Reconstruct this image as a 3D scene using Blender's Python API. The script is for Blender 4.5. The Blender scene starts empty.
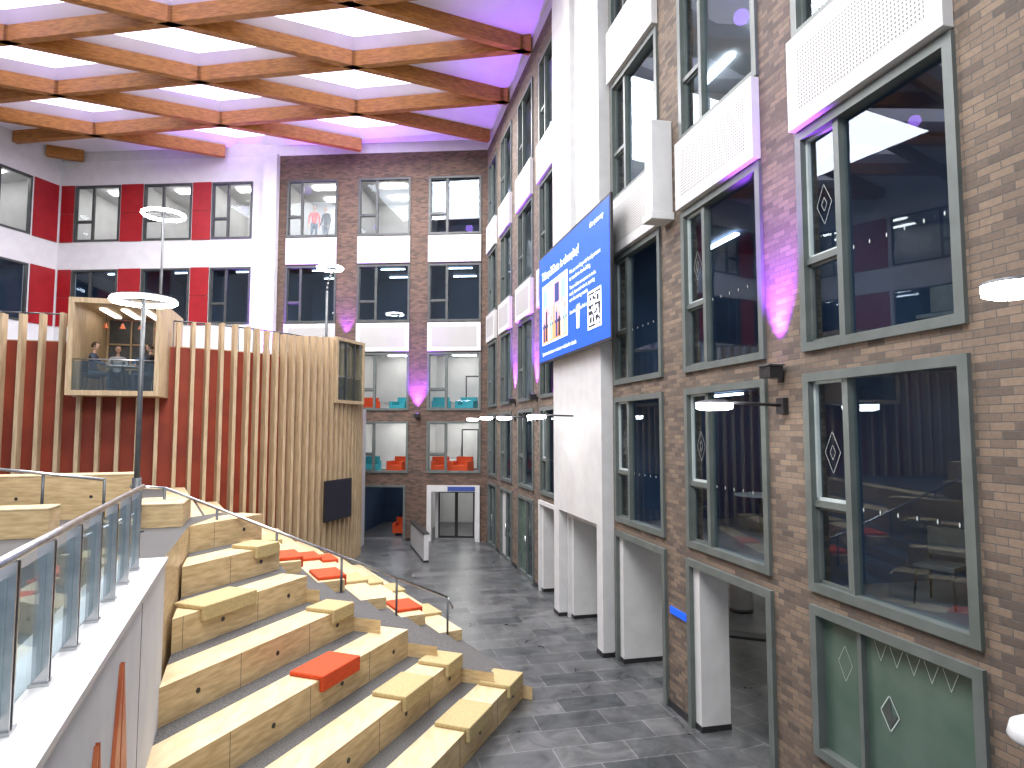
import bpy, bmesh, math, random, bisect
from mathutils import Vector, Matrix
random.seed(7)
S=bpy.context.scene
try:
    S.view_settings.view_transform='Standard'
except Exception: pass

# ---------------------------------------------------------------- materials
def newmat(name):
    m=bpy.data.materials.new(name); m.use_nodes=True
    nt=m.node_tree; b=nt.nodes['Principled BSDF']
    return m,nt,b
def setc(b,col,rough=.5,metal=0,spec=None):
    b.inputs['Base Color'].default_value=(*col,1); b.inputs['Roughness'].default_value=rough
    b.inputs['Metallic'].default_value=metal
    if spec is not None: b.inputs['Specular IOR Level'].default_value=spec
def noisemat(name,c1,c2,scale=6,rough=.5,metal=0,stretch=(1,1,1),detail=4,bump=0,lo=.35,hi=.65):
    m,nt,b=newmat(name); setc(b,c1,rough,metal)
    tc=nt.nodes.new('ShaderNodeTexCoord'); mp=nt.nodes.new('ShaderNodeMapping'); mp.inputs['Scale'].default_value=stretch
    n=nt.nodes.new('ShaderNodeTexNoise'); n.inputs['Scale'].default_value=scale; n.inputs['Detail'].default_value=detail
    r=nt.nodes.new('ShaderNodeValToRGB'); r.color_ramp.elements[0].color=(*c1,1); r.color_ramp.elements[1].color=(*c2,1)
    r.color_ramp.elements[0].position=lo; r.color_ramp.elements[1].position=hi
    L=nt.links.new; L(tc.outputs['Object'],mp.inputs[0]); L(mp.outputs[0],n.inputs['Vector']); L(n.outputs['Fac'],r.inputs[0]); L(r.outputs[0],b.inputs['Base Color'])
    if bump:
        bp=nt.nodes.new('ShaderNodeBump'); bp.inputs['Strength'].default_value=bump; L(n.outputs['Fac'],bp.inputs['Height']); L(bp.outputs[0],b.inputs['Normal'])
    return m
def emis(name,col,st):
    m,nt,b=newmat(name); setc(b,col,.5); b.inputs['Emission Color'].default_value=(*col,1); b.inputs['Emission Strength'].default_value=st
    return m
def wallcoords(nt):
    tc=nt.nodes.new('ShaderNodeTexCoord'); sp=nt.nodes.new('ShaderNodeSeparateXYZ'); ad=nt.nodes.new('ShaderNodeMath'); cb=nt.nodes.new('ShaderNodeCombineXYZ')
    L=nt.links.new; L(tc.outputs['Object'],sp.inputs[0]); L(sp.outputs[0],ad.inputs[0]); L(sp.outputs[1],ad.inputs[1]); L(ad.outputs[0],cb.inputs[0]); L(sp.outputs[2],cb.inputs[1])
    return cb.outputs[0]
def brickmat(name,c1,c2,mo):
    m,nt,b=newmat(name); L=nt.links.new; v=wallcoords(nt)
    br=nt.nodes.new('ShaderNodeTexBrick'); br.inputs['Scale'].default_value=1; br.inputs['Brick Width'].default_value=.235; br.inputs['Row Height'].default_value=.078
    br.inputs['Mortar Size'].default_value=.006; br.inputs['Mortar Smooth'].default_value=.4; br.inputs['Bias'].default_value=-.05
    br.inputs['Color1'].default_value=(*c1,1); br.inputs['Color2'].default_value=(*c2,1); br.inputs['Mortar'].default_value=(*mo,1)
    n=nt.nodes.new('ShaderNodeTexNoise'); n.inputs['Scale'].default_value=.9; n.inputs['Detail'].default_value=6
    n2=nt.nodes.new('ShaderNodeTexNoise'); n2.inputs['Scale'].default_value=22
    mx=nt.nodes.new('ShaderNodeMix'); mx.data_type='RGBA'; mx.blend_type='OVERLAY'; mx.inputs[0].default_value=.5
    L(v,br.inputs['Vector']); L(v,n.inputs['Vector']); L(v,n2.inputs['Vector'])
    L(br.outputs['Color'],mx.inputs[6]); 
    mm=nt.nodes.new('ShaderNodeMath'); mm.operation='MULTIPLY_ADD'; mm.inputs[1].default_value=.5
    L(n.outputs['Fac'],mm.inputs[0]); 
    m3=nt.nodes.new('ShaderNodeMath'); m3.operation='MULTIPLY'; m3.inputs[1].default_value=.5; L(n2.outputs['Fac'],m3.inputs[0]); L(m3.outputs[0],mm.inputs[2])
    cc=nt.nodes.new('ShaderNodeCombineColor'); 
    for i in range(3): L(mm.outputs[0],cc.inputs[i])
    L(cc.outputs[0],mx.inputs[7]); L(mx.outputs[2],b.inputs['Base Color'])
    bp=nt.nodes.new('ShaderNodeBump'); bp.inputs['Strength'].default_value=.5; bp.inputs['Distance'].default_value=.01; bp.invert=True
    L(br.outputs['Fac'],bp.inputs['Height']); L(bp.outputs[0],b.inputs['Normal']); b.inputs['Roughness'].default_value=.8
    return m
def tilemat():
    m,nt,b=newmat('slate_tiles'); L=nt.links.new
    tc=nt.nodes.new('ShaderNodeTexCoord'); mp=nt.nodes.new('ShaderNodeMapping'); mp.inputs['Rotation'].default_value=(0,0,math.radians(-13))
    br=nt.nodes.new('ShaderNodeTexBrick'); br.inputs['Scale'].default_value=1; br.inputs['Brick Width'].default_value=1.2; br.inputs['Row Height'].default_value=.6
    br.inputs['Mortar Size'].default_value=.008; br.inputs['Color1'].default_value=(.035,.04,.043,1); br.inputs['Color2'].default_value=(.085,.088,.09,1); br.inputs['Mortar'].default_value=(.15,.15,.15,1)
    n=nt.nodes.new('ShaderNodeTexNoise'); n.inputs['Scale'].default_value=1.6; n.inputs['Detail'].default_value=10; n.inputs['Roughness'].default_value=.65; n.inputs['Distortion'].default_value=1.2
    r=nt.nodes.new('ShaderNodeValToRGB'); r.color_ramp.elements[0].position=.3; r.color_ramp.elements[0].color=(.45,.45,.47,1); r.color_ramp.elements[1].position=.72; r.color_ramp.elements[1].color=(1.9,1.85,1.8,1)
    mx=nt.nodes.new('ShaderNodeMix'); mx.data_type='RGBA'; mx.blend_type='MULTIPLY'; mx.inputs[0].default_value=1
    L(tc.outputs['Object'],mp.inputs[0]); L(mp.outputs[0],br.inputs['Vector']); L(mp.outputs[0],n.inputs['Vector']); L(n.outputs['Fac'],r.inputs[0])
    L(br.outputs['Color'],mx.inputs[6]); L(r.outputs[0],mx.inputs[7]); L(mx.outputs[2],b.inputs['Base Color'])
    rr=nt.nodes.new('ShaderNodeMapRange'); rr.inputs[3].default_value=.2; rr.inputs[4].default_value=.42; L(n.outputs['Fac'],rr.inputs[0]); L(rr.outputs[0],b.inputs['Roughness'])
    return m
def perfmat():
    m,nt,b=newmat('perforated_white'); L=nt.links.new; v=wallcoords(nt)
    s=nt.nodes.new('ShaderNodeVectorMath'); s.operation='SCALE'; s.inputs['Scale'].default_value=20
    f=nt.nodes.new('ShaderNodeVectorMath'); f.operation='FRACTION'
    d=nt.nodes.new('ShaderNodeVectorMath'); d.operation='DISTANCE'; d.inputs[1].default_value=(.5,.5,0)
    lt=nt.nodes.new('ShaderNodeMath'); lt.operation='LESS_THAN'; lt.inputs[1].default_value=.27
    mx=nt.nodes.new('ShaderNodeMix'); mx.data_type='RGBA'; mx.inputs[6].default_value=(.48,.465,.45,1); mx.inputs[7].default_value=(.06,.06,.06,1)
    L(v,s.inputs[0]); L(s.outputs[0],f.inputs[0]); L(f.outputs[0],d.inputs[0]); L(d.outputs['Value'],lt.inputs[0]); L(lt.outputs[0],mx.inputs[0]); L(mx.outputs[2],b.inputs['Base Color'])
    return m
def glassmat(name,refl,tint,rough=0.0,add=.35):
    m=bpy.data.materials.new(name); m.use_nodes=True; nt=m.node_tree; nt.nodes.clear(); L=nt.links.new
    o=nt.nodes.new('ShaderNodeOutputMaterial'); mx=nt.nodes.new('ShaderNodeMixShader'); g=nt.nodes.new('ShaderNodeBsdfGlossy'); t=nt.nodes.new('ShaderNodeBsdfTransparent')
    lw=nt.nodes.new('ShaderNodeLayerWeight'); lw.inputs[0].default_value=.2
    mr=nt.nodes.new('ShaderNodeMapRange'); mr.inputs[3].default_value=refl; mr.inputs[4].default_value=min(1,refl+add)
    g.inputs['Roughness'].default_value=rough; g.inputs['Color'].default_value=(.8,.9,1,1); t.inputs['Color'].default_value=(*tint,1)
    L(lw.outputs['Fresnel'],mr.inputs[0]); L(mr.outputs[0],mx.inputs[0]); L(t.outputs[0],mx.inputs[1]); L(g.outputs[0],mx.inputs[2]); L(mx.outputs[0],o.inputs[0])
    return m
BRICK=brickmat('brick',(.185,.13,.09),(.07,.052,.042),(.08,.072,.065))
BRICKB=brickmat('brick_back',(.15,.088,.06),(.06,.038,.03),(.07,.06,.052)); TILE=tilemat(); PERF=perfmat()
PLASTER=noisemat('white_plaster',(.60,.60,.61),(.66,.66,.67),2,.7)
WHITE=noisemat('white_paint',(.53,.525,.52),(.58,.575,.57),3,.45)
CEIL=noisemat('ceiling_lilac_glow',(.76,.74,.82),(.82,.80,.87),1,.8)  # white ceiling, purple glow mixed into its colour as a lilac tint
FRAME=noisemat('frame_grey_green',(.085,.10,.092),(.11,.125,.117),3,.45)
FRAMED=noisemat('frame_dark',(.04,.045,.045),(.06,.065,.065),3,.45)
BLACK=noisemat('black_trim',(.012,.012,.014),(.02,.02,.022),5,.4)
GLASS=glassmat('window_glass',.06,(.78,.88,.94),add=.28)
GLASSB=glassmat('window_glass_clear',.02,(.95,.97,.98),add=.2)
GLASSR=glassmat('rail_glass',.06,(.74,.80,.80))
GREEN=noisemat('green_film',(.06,.10,.078),(.085,.125,.10),2,.25)
ETCH=noisemat('etched_white',(.38,.43,.42),(.46,.5,.48),3,.5)
RED=noisemat('red_cladding',(.27,.004,.009),(.32,.007,.012),2,.45)
ORANGE=noisemat('orange_wall',(.19,.022,.007),(.26,.034,.010),1.2,.65)
GLULAM=noisemat('glulam',(.28,.105,.014),(.46,.19,.035),3,.5,stretch=(1,2.5,6))
SLAT=noisemat('timber_slat',(.40,.29,.17),(.56,.42,.26),3,.5,stretch=(6,6,.6))
PLY=noisemat('plywood',(.46,.32,.16),(.64,.48,.26),2.2,.4,stretch=(1.5,1.5,9),detail=6)
PLYT=noisemat('plywood_top',(.56,.43,.24),(.68,.55,.34),2.2,.38,stretch=(4,1.2,1),detail=6)
CARPET=noisemat('grey_carpet',(.05,.047,.045),(.14,.132,.125),60,.95)
STEEL=noisemat('brushed_steel',(.45,.46,.47),(.6,.6,.6),8,.28,1)
DGREY=noisemat('dark_grey_metal',(.07,.075,.08),(.1,.105,.11),5,.4,.3)
PORANGE=noisemat('orange_fabric',(.50,.045,.006),(.60,.07,.01),30,.85)
PTAN=noisemat('tan_fabric',(.40,.30,.14),(.50,.39,.19),30,.85)
PTEAL=noisemat('teal_fabric',(.02,.25,.30),(.03,.32,.36),30,.85)
PRED=noisemat('red_fabric',(.55,.03,.02),(.65,.05,.03),20,.8)
COPPER=noisemat('copper',(.50,.12,.045),(.62,.18,.07),4,.4,.2)
DROOM=noisemat('dim_room_navy',(.035,.065,.12),(.05,.085,.15),1,.8)  # dark navy puts the dimness of unlit rooms into the wall colour
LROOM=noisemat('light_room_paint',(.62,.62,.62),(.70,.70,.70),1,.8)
RFLOOR=noisemat('room_floor',(.10,.10,.11),(.16,.15,.15),2,.5)
LAMP=emis('lamp_white',(1,.98,.96),30)
PANELL=emis('room_light',(1,.98,.94),15)
PANELP=emis('pod_light',(1,.95,.88),5)
PANELD=emis('room_light_dim',(.85,.92,1),10)
SKYL=emis('skylight_panel',(.92,.90,1),2.1)
SCRB=emis('screen_blue',(.004,.07,.55),.95)
SCRW=emis('screen_white',(.9,.95,1),1.1)
SCRK=emis('screen_black',(.01,.01,.02),.2)
SCRP=emis('screen_pink',(.70,.35,.48),.75)
SCRG=emis('screen_green',(.25,.5,.4),.7)
SCRO=emis('screen_orange',(.7,.28,.12),.8)
SCRD=emis('screen_navy',(.02,.04,.16),.7)
SKIN=noisemat('skin',(.55,.33,.23),(.62,.38,.27),8,.55)
HAIR=noisemat('hair',(.03,.018,.01),(.06,.035,.02),20,.6)
CL=[noisemat('cloth_%d'%i,c,tuple(min(1,x*1.25) for x in c),15,.85) for i,c in enumerate([(.04,.05,.08),(.35,.36,.38),(.04,.12,.25),(.45,.06,.06),(.02,.02,.025)])]

# ---------------------------------------------------------------- mesh builder
class MB:
    def __init__(s): s.v=[];s.f=[];s.m=[];s.mats=[];s.sm=[]
    def mi(s,m):
        if m not in s.mats: s.mats.append(m)
        return s.mats.index(m)
    def face(s,pts,m,smooth=False):
        i=len(s.v); s.v+= [tuple(p) for p in pts]; s.f.append(list(range(i,i+len(pts)))); s.m.append(s.mi(m)); s.sm.append(smooth)
    def box(s,x0,x1,y0,y1,z0,z1,m,M=None):
        c=[Vector((x,y,z)) for z in(z0,z1) for y in(y0,y1) for x in(x0,x1)]
        if M is not None: c=[M@p for p in c]
        i=len(s.v); s.v+=[tuple(p) for p in c]
        for q in((0,2,3,1),(4,5,7,6),(0,1,5,4),(2,6,7,3),(0,4,6,2),(1,3,7,5)):
            s.f.append([i+k for k in q]); s.m.append(s.mi(m)); s.sm.append(False)
    def prism(s,poly,z0,z1,mt,ms=None):
        ms=ms or mt
        a=sum(poly[i][0]*poly[(i+1)%len(poly)][1]-poly[(i+1)%len(poly)][0]*poly[i][1] for i in range(len(poly)))
        if a<0: poly=poly[::-1]
        s.face([(p[0],p[1],z1) for p in poly],mt); s.face([(p[0],p[1],z0) for p in poly[::-1]],ms)
        for i in range(len(poly)):
            p,q=poly[i],poly[(i+1)%len(poly)]
            s.face([(p[0],p[1],z0),(q[0],q[1],z0),(q[0],q[1],z1),(p[0],p[1],z1)],ms)
    def cyl(s,p0,p1,r0,m,r1=None,n=12,cap=True):
        r1=r0 if r1 is None else r1
        p0=Vector(p0);p1=Vector(p1);d=(p1-p0).normalized(); a=d.orthogonal().normalized(); b=d.cross(a)
        i=len(s.v); k=s.mi(m)
        for P,r in((p0,r0),(p1,r1)):
            for j in range(n):
                t=2*math.pi*j/n; s.v.append(tuple(P+a*math.cos(t)*r+b*math.sin(t)*r))
        for j in range(n):
            s.f.append([i+j,i+(j+1)%n,i+n+(j+1)%n,i+n+j]); s.m.append(k); s.sm.append(True)
        if cap:
            s.f.append([i+j for j in range(n)][::-1]); s.f.append([i+n+j for j in range(n)]); s.m+=[k,k]; s.sm+=[False,False]
    def torus(s,c,R,r,m,n=36,k=10,flat=1.0):
        i=len(s.v); mi=s.mi(m)
        for a in range(n):
            A=2*math.pi*a/n
            for b in range(k):
                B=2*math.pi*b/k; rr=R+r*math.cos(B)
                s.v.append((c[0]+rr*math.cos(A),c[1]+rr*math.sin(A),c[2]+r*flat*math.sin(B)))
        for a in range(n):
            for b in range(k):
                s.f.append([i+a*k+b,i+((a+1)%n)*k+b,i+((a+1)%n)*k+(b+1)%k,i+a*k+(b+1)%k]); s.m.append(mi); s.sm.append(True)
    def lathe(s,c,prof,m,n=24):
        i=len(s.v); mi=s.mi(m)
        for (r,z) in prof:
            for j in range(n):
                t=2*math.pi*j/n; s.v.append((c[0]+r*math.cos(t),c[1]+r*math.sin(t),c[2]+z))
        for a in range(len(prof)-1):
            for j in range(n):
                s.f.append([i+a*n+j,i+a*n+(j+1)%n,i+(a+1)*n+(j+1)%n,i+(a+1)*n+j]); s.m.append(mi); s.sm.append(True)
    def obj(s,name,M=None,bevel=0,parent=None):
        me=bpy.data.meshes.new(name); me.from_pydata(s.v,[],s.f); me.update()
        for m in s.mats: me.materials.append(m)
        me.polygons.foreach_set('material_index',s.m); me.polygons.foreach_set('use_smooth',s.sm)
        o=bpy.data.objects.new(name,me); S.collection.objects.link(o)
        if parent: o.parent=parent
        if M is not None: o.matrix_world=M if not parent else M
        if bevel:
            b=o.modifiers.new('bevel','BEVEL'); b.width=bevel; b.segments=3; b.limit_method='ANGLE'
        return o
def empty(name,M=None):
    o=bpy.data.objects.new(name,None); S.collection.objects.link(o); o.empty_display_size=.2
    if M is not None: o.matrix_world=M
    return o
def frameM(o,d,z=0):
    d=Vector((d[0],d[1],0)).normalized(); n=Vector((-d.y,d.x,0))
    return Matrix(((d.x,n.x,0,o[0]),(d.y,n.y,0,o[1]),(0,0,1,z),(0,0,0,1)))
def T(x,y,z,yaw=0): return Matrix.Translation((x,y,z))@Matrix.Rotation(yaw,4,'Z')
def clip(poly,a,b,c): # keep a*x+b*y>=c
    out=[]
    for i in range(len(poly)):
        p,q=poly[i],poly[(i+1)%len(poly)]; dp=a*p[0]+b*p[1]-c; dq=a*q[0]+b*q[1]-c
        if dp>=0: out.append(p)
        if dp*dq<0:
            t=dp/(dp-dq); out.append((p[0]+t*(q[0]-p[0]),p[1]+t*(q[1]-p[1])))
    return out

# ---------------------------------------------------------------- wall frames
CORN=(-1.14,29.6)
RD=(.2249,-.9744); RM=frameM(CORN,RD)            # right wall, local x far->near, +y behind
BD=Vector((1,-.07,0)).normalized()
BL=(-22.1,31.07); BM=frameM(BL,BD)
LD=Vector((.289,1,0)).normalized(); LO=(BL[0]-LD.x*26,BL[1]-LD.y*26); LM=frameM(LO,LD)
def rs(Y): return (29.6-Y)*1.0263
def bs(X): return (X+22.1)*1.00245

def wall(name,M,s0,s1,z0,z1,ops,mat,depth=.28,reveal=None):
    mb=MB(); xs=sorted({s0,s1}|{o[i] for o in ops for i in(0,1)}); zs=sorted({z0,z1}|{o[i] for o in ops for i in(2,3)})
    for i in range(len(xs)-1):
        for j in range(len(zs)-1):
            cx=(xs[i]+xs[i+1])/2; cz=(zs[j]+zs[j+1])/2
            if any(o[0]<cx<o[1] and o[2]<cz<o[3] for o in ops): continue
            for y,f in((0,1),(depth,-1)):
                q=[(xs[i],y,zs[j]),(xs[i+1],y,zs[j]),(xs[i+1],y,zs[j+1]),(xs[i],y,zs[j+1])]
                mb.face(q[::f],mat)
    r=reveal or mat
    for (a,b,c,d) in [o[:4] for o in ops]:
        mb.face([(a,0,c),(a,depth,c),(a,depth,d),(a,0,d)],r); mb.face([(b,depth,c),(b,0,c),(b,0,d),(b,depth,d)],r)
        mb.face([(a,0,d),(a,depth,d),(b,depth,d),(b,0,d)],r)
        if c>z0: mb.face([(a,depth,c),(a,0,c),(b,0,c),(b,depth,c)],r)
    return mb.obj(name,M)
WN=[0]
def diamond(mb,cx,cz,w,h,y,m,t=.012):
    P=[(cx,cz+h/2),(cx+w/2,cz),(cx,cz-h/2),(cx-w/2,cz)]
    for i in range(4):
        a,b=Vector(P[i]),Vector(P[(i+1)%4]); d=(b-a).normalized(); n=Vector((-d.y,d.x))*t
        mb.face([(a.x,y,a.y),(b.x,y,b.y),(b.x+n.x,y,b.y+n.y),(a.x+n.x,y,a.y+n.y)],m)
def fdiamond(mb,cx,cz,w,h,y,m):
    mb.face([(cx-w/2,y,cz),(cx,y,cz-h/2),(cx+w/2,y,cz),(cx,y,cz+h/2)],m)
def window(M,s0,s1,z0,z1,fr=FRAME,gl=GLASS,split=.3,tr=.4,style='R',fw=.11,etch=True):
    WN[0]+=1; mb=MB(); y0,y1=-.05,.12; w=s1-s0;h=z1-z0
    for a in((s0,s0+fw,z0,z1),(s1-fw,s1,z0,z1),(s0+fw,s1-fw,z0,z0+fw),(s0+fw,s1-fw,z1-fw,z1)): mb.box(a[0],a[1],y0,y1,a[2],a[3],fr)
    gy=.07
    a0,a1,b0,b1=s0+fw,s1-fw,z0+fw,z1-fw
    if style=='G':
        mb.face([(a0,gy,b0),(a1,gy,b0),(a1,gy,b1),(a0,gy,b1)],GREEN)
        m=s0+w*.33; mb.box(m-.03,m+.03,0,.1,b0,b1,fr)
        diamond(mb,m+.35,b0+h*.45,.24,.36,gy-.01,ETCH,.012); 
        cx,cz=m+.35,b0+h*.45
        mb.face([(cx-.1,gy-.006,cz),(cx,gy-.006,cz-.15),(cx+.1,gy-.006,cz)],FRAMED); mb.face([(cx-.1,gy-.006,cz),(cx+.02,gy-.006,cz),(cx,gy-.006,cz+.15)],FRAMED)
        diamond(mb,m-.3,b0+h*.62,.22,.4,gy-.01,ETCH,.005)
        for i in range(5):
            x=m+.25+i*.22; zz=b1-.06
            for dx in(-.09,.09): mb.face([(x+dx,gy-.01,zz),(x+dx*.9,gy-.01,zz),(x-dx*.03,gy-.01,zz-.19),(x,gy-.01,zz-.2)],ETCH)
    else:
        mb.face([(a0,gy,b0),(a1,gy,b0),(a1,gy,b1),(a0,gy,b1)],gl)
        m=s0+w*split; mb.box(m-.045,m+.045,-.01,.11,b0,b1,fr)
        t=z0+h*tr
        lo,hi=(a0,m-.045) if split<.5 else (m+.045,a1)
        mb.box(lo,hi,-.01,.11,t-.04,t+.04,fr)
        for (p,q) in((b0,t-.04),(t+.04,b1)):
            e=.035
            sm=ETCH if (etch and p>b0) else fr
            for a in((lo,lo+e,p,q),(hi-e,hi,p,q),(lo,hi,p,p+e),(lo,hi,q-e,q)): mb.box(a[0],a[1],.03,.08,a[2],a[3],sm)
        if style=='R' and etch:
            c=(lo+hi)/2; diamond(mb,c,t+(b1-t)*.42,.26,.5,gy-.01,ETCH,.005); diamond(mb,c,t+(b1-t)*.42,.09,.17,gy-.01,ETCH,.005)
            n=6
            for i in range(n): 
                x=m+.15+(a1-m-.3)*i/(n-1); fdiamond(mb,x,z0+h*.40,.022,.06,gy-.01,ETCH)
    return mb.obj('window_%d'%WN[0],M)
def acoustic(M,s0,s1,z0,z1,d=.14):
    mb=MB(); mb.box(s0,s1,-d,-.001,z0,z1,WHITE); e=.2
    mb.face([(s0+e,-d-.004,z0+e),(s1-e,-d-.004,z0+e),(s1-e,-d-.004,z1-e),(s0+e,-d-.004,z1-e)],PERF)
    return mb.obj('acoustic_panel',M,bevel=.01)
def roombox(name,M,s0,s1,z0,z1,d,wm,fm,light,n=2,y0=.3,lw=.1,cm=None):
    mb=MB(); cm=cm or wm
    mb.face([(s0,y0,z0),(s1,y0,z0),(s1,d,z0),(s0,d,z0)],fm)
    mb.face([(s0,y0,z1),(s0,d,z1),(s1,d,z1),(s1,y0,z1)],cm)
    mb.face([(s0,d,z0),(s1,d,z0),(s1,d,z1),(s0,d,z1)],wm)
    mb.face([(s0,y0,z0),(s0,d,z0),(s0,d,z1),(s0,y0,z1)],wm); mb.face([(s1,y0,z0),(s1,y0,z1),(s1,d,z1),(s1,d,z0)],wm)
    if light:
        for i in range(n):
            c=s0+(s1-s0)*(i+.5)/n; L=min(1.2,(s1-s0)/n*.7)
            for yy in(y0+ (d-y0)*.35,y0+(d-y0)*.75): mb.box(c-L/2,c+L/2,yy-lw,yy+lw,z1-.09,z1-.05,light)
    return mb.obj(name,M)

# ---------------------------------------------------------------- floor
mb=MB(); mb.face([(-30,-6,0),(22,-6,0),(22,40,0),(-30,40,0)],TILE); mb.obj('floor')

# ---------------------------------------------------------------- right wall
bays=[(6.05,8.33),(9.11,11.41),(12.25,14.6),(18.7,20.7),(21.5,23.6),(24.6,26.6),(27.4,29.2)]
rows=[(3.0,5.72),(6.0,8.87),(10.15,12.95),(14.25,17.1)]
ops=[];
for i,(a,b) in enumerate(bays):
    for r in rows: ops.append((rs(b),rs(a),r[0],r[1]))
bays2=[(2.9,5.2),(-.3,2.0)]
for (a,b) in bays2:
    for r in rows: ops.append((rs(b),rs(a),r[0],r[1]))
gops=[(9.11,11.41),(12.25,14.6),(15.15,17.9),(18.7,20.8)]
for (a,b) in gops: ops.append((rs(b),rs(a),0,2.8))
ops.append((rs(8.33),rs(6.05),1.02,2.83))
gd=[(21.5,23.6),(24.6,26.6),(27.4,29.2)]
for (a,b) in gd: ops.append((rs(b),rs(a),.0,2.7))
wall('wall_right',RM,0,36,0,18.1,ops,BRICK)
mb=MB(); mb.box(0,36,0,.28,18.1,20.8,WHITE); mb.obj('trim_1',RM)
for (a,b) in bays+bays2:
    for k,r in enumerate(rows):
        window(RM,rs(b),rs(a),r[0],r[1],etch=(k<2 and a<20))
    acoustic(RM,rs(b)+.0,rs(a)-.0,8.9,10.12); acoustic(RM,rs(b),rs(a),12.98,14.22)
window(RM,rs(8.33),rs(6.05),1.02,2.83,style='G')
for i,(a,b) in enumerate(gops):
    mb=MB(); s0,s1=rs(b),rs(a); z=2.8; dep=[.55,1.9,1.3,1.3][i]
    fm=FRAME if i<2 else WHITE
    mb.box(s0-.02,s0+.1,-.06,.3,0,z,fm); mb.box(s1-.1,s1+.02,-.06,.02,0,z,fm); mb.box(s0+.1,s1-.1,-.06,.3,z-.12,z,fm)
    mb.box(s0+.1,s0+.3,.02,dep,0.1,z-.12,WHITE); mb.box(s0+.095,s0+.305,.01,dep+.01,0,.1,BLACK)
    mb.obj('door_%d'%(i+1),RM)
for i,(a,b) in enumerate(gd):
    mb=MB(); s0,s1=rs(b),rs(a); 
    mb.box(s0,s0+.1,-.05,.1,0,2.7,FRAME); mb.box(s1-.1,s1,-.05,.1,0,2.7,FRAME); mb.box(s0+.1,s1-.1,-.05,.1,2.6,2.7,FRAME); m=(s0+s1)/2
    mb.box(m-.04,m+.04,-.02,.09,0,2.6,FRAME); mb.box(s0+.1,s1-.1,-.02,.09,0,.12,FRAME)
    mb.face([(s0+.1,.05,.1),(m,.05,.1),(m,.05,2.6),(s0+.1,.05,2.6)],[GREEN,WHITE,GLASS][i]); mb.face([(m,.05,.1),(s1-.1,.05,.1),(s1-.1,.05,2.6),(m,.05,2.6)],GLASS)
    mb.cyl((m+.12,-.06,.9),(m+.12,-.06,1.4),.015,STEEL); mb.obj('door_%d'%(i+5),RM)
mb=MB(); edges=sorted([(rs(b),rs(a)) for a,b in gops+gd]); cur=0
for (a,b) in edges+[(36,36)]:
    if a-cur>.05: mb.box(cur,a-.03,-.025,0,0,.12,BLACK)
    cur=b+.03
mb.obj('baseboard_right',RM)
F0,F1=rs(18.4),rs(14.75)
mb=MB(); mb.box(F0,F1,-.28,-.001,2.85,20.5,WHITE); mb.box(F0,rs(17.95),-.28,-.001,0.1,2.85,WHITE); mb.box(rs(15.1),F1,-.28,-.001,.1,2.85,WHITE)
mb.box(F0-.01,rs(17.94),-.3,-.001,0,.1,BLACK); mb.box(rs(15.11),F1+.01,-.3,-.001,0,.1,BLACK)
mb.box(rs(16.9),rs(16.4),-.42,-.28,9.9,20.5,WHITE)
wc=mb.obj('white_column_cladding',RM)
mb=MB(); mb.box(rs(12.05),rs(11.75),-.42,-.001,9.0,10.75,WHITE); mb.box(rs(12.1),rs(11.7),-.46,-.001,8.85,9.0,WHITE); mb.obj('ventilation_box',RM,bevel=.02)
roombox('room_interior_ground',RM,-1,36,0.004,2.86,9.0,LROOM,TILE,PANELL,9,y0=.29,lw=.12)
for k,(z0,z1) in enumerate([(2.93,5.84),(5.93,9.3),(9.95,13.3),(14.0,17.6)]):
    cuts=[-.5,rs(21.1),rs(14.9),rs(8.7),36]
    for c in range(4):
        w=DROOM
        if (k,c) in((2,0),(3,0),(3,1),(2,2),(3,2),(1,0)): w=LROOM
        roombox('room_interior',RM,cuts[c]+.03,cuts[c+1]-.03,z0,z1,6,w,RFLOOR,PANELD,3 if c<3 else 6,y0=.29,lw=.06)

# ---------------------------------------------------------------- back wall
bb=[(-10.7,-8.25),(-7.25,-4.75),(-3.9,-1.42)]
br=[(3.05,5.4),(5.9,8.57),(10.0,12.72),(14.1,16.88)]
ops=[]
for i,(a,b) in enumerate(bb):
    for r in br: ops.append((bs(a),bs(b),*r))
ops.append((bs(-7.05),bs(-4.85),0,2.5)); ops.append((bs(-3.8),bs(-1.5),0,2.5))
wall('wall_back',BM,bs(-11.1),bs(-1.14),0,18.1,ops,BRICKB)
mb=MB(); mb.box(0,bs(-1.14),0,.28,18.1,20.8,WHITE); mb.obj('trim_2',BM)
lb=[(-21.3,-19.0),(-17.8,-15.4),(-14.4,-12.4)]
ops=[(bs(a),bs(b),*r) for a,b in lb for r in br[2:]]
wall('wall_back_left',BM,0,bs(-11.1),0,18.1,ops,PLASTER)
mb=MB(); mb.box(bs(-11.75),bs(-11.1),-.35,0,0,18.1,PLASTER); mb.obj('white_corner_pier',BM)
for i,(a,b) in enumerate(bb):
    for k,r in enumerate(br):
        lit=(k==3 and i<2) or (k==1) or (k==0)
        window(BM,bs(a),bs(b),*r,fr=FRAMED if k>1 else FRAME,gl=GLASSB if lit else GLASS,split=[.3,.36,.36][i],tr=.36,style='B',etch=False,fw=.1)
    for (p,q) in((8.62,9.95),(12.78,14.05)): acoustic(BM,bs(a),bs(b),p,q,.1)
for i,(a,b) in enumerate(lb):
    for k,r in enumerate(br[2:]): window(BM,bs(a),bs(b),*r,fr=FRAMED,gl=GLASSB if k==1 else GLASS,split=.4,tr=.36,style='B',etch=False,fw=.09)
reds=[(-22.0,-21.35),(-18.95,-17.85),(-15.35,-14.45)]
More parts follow.
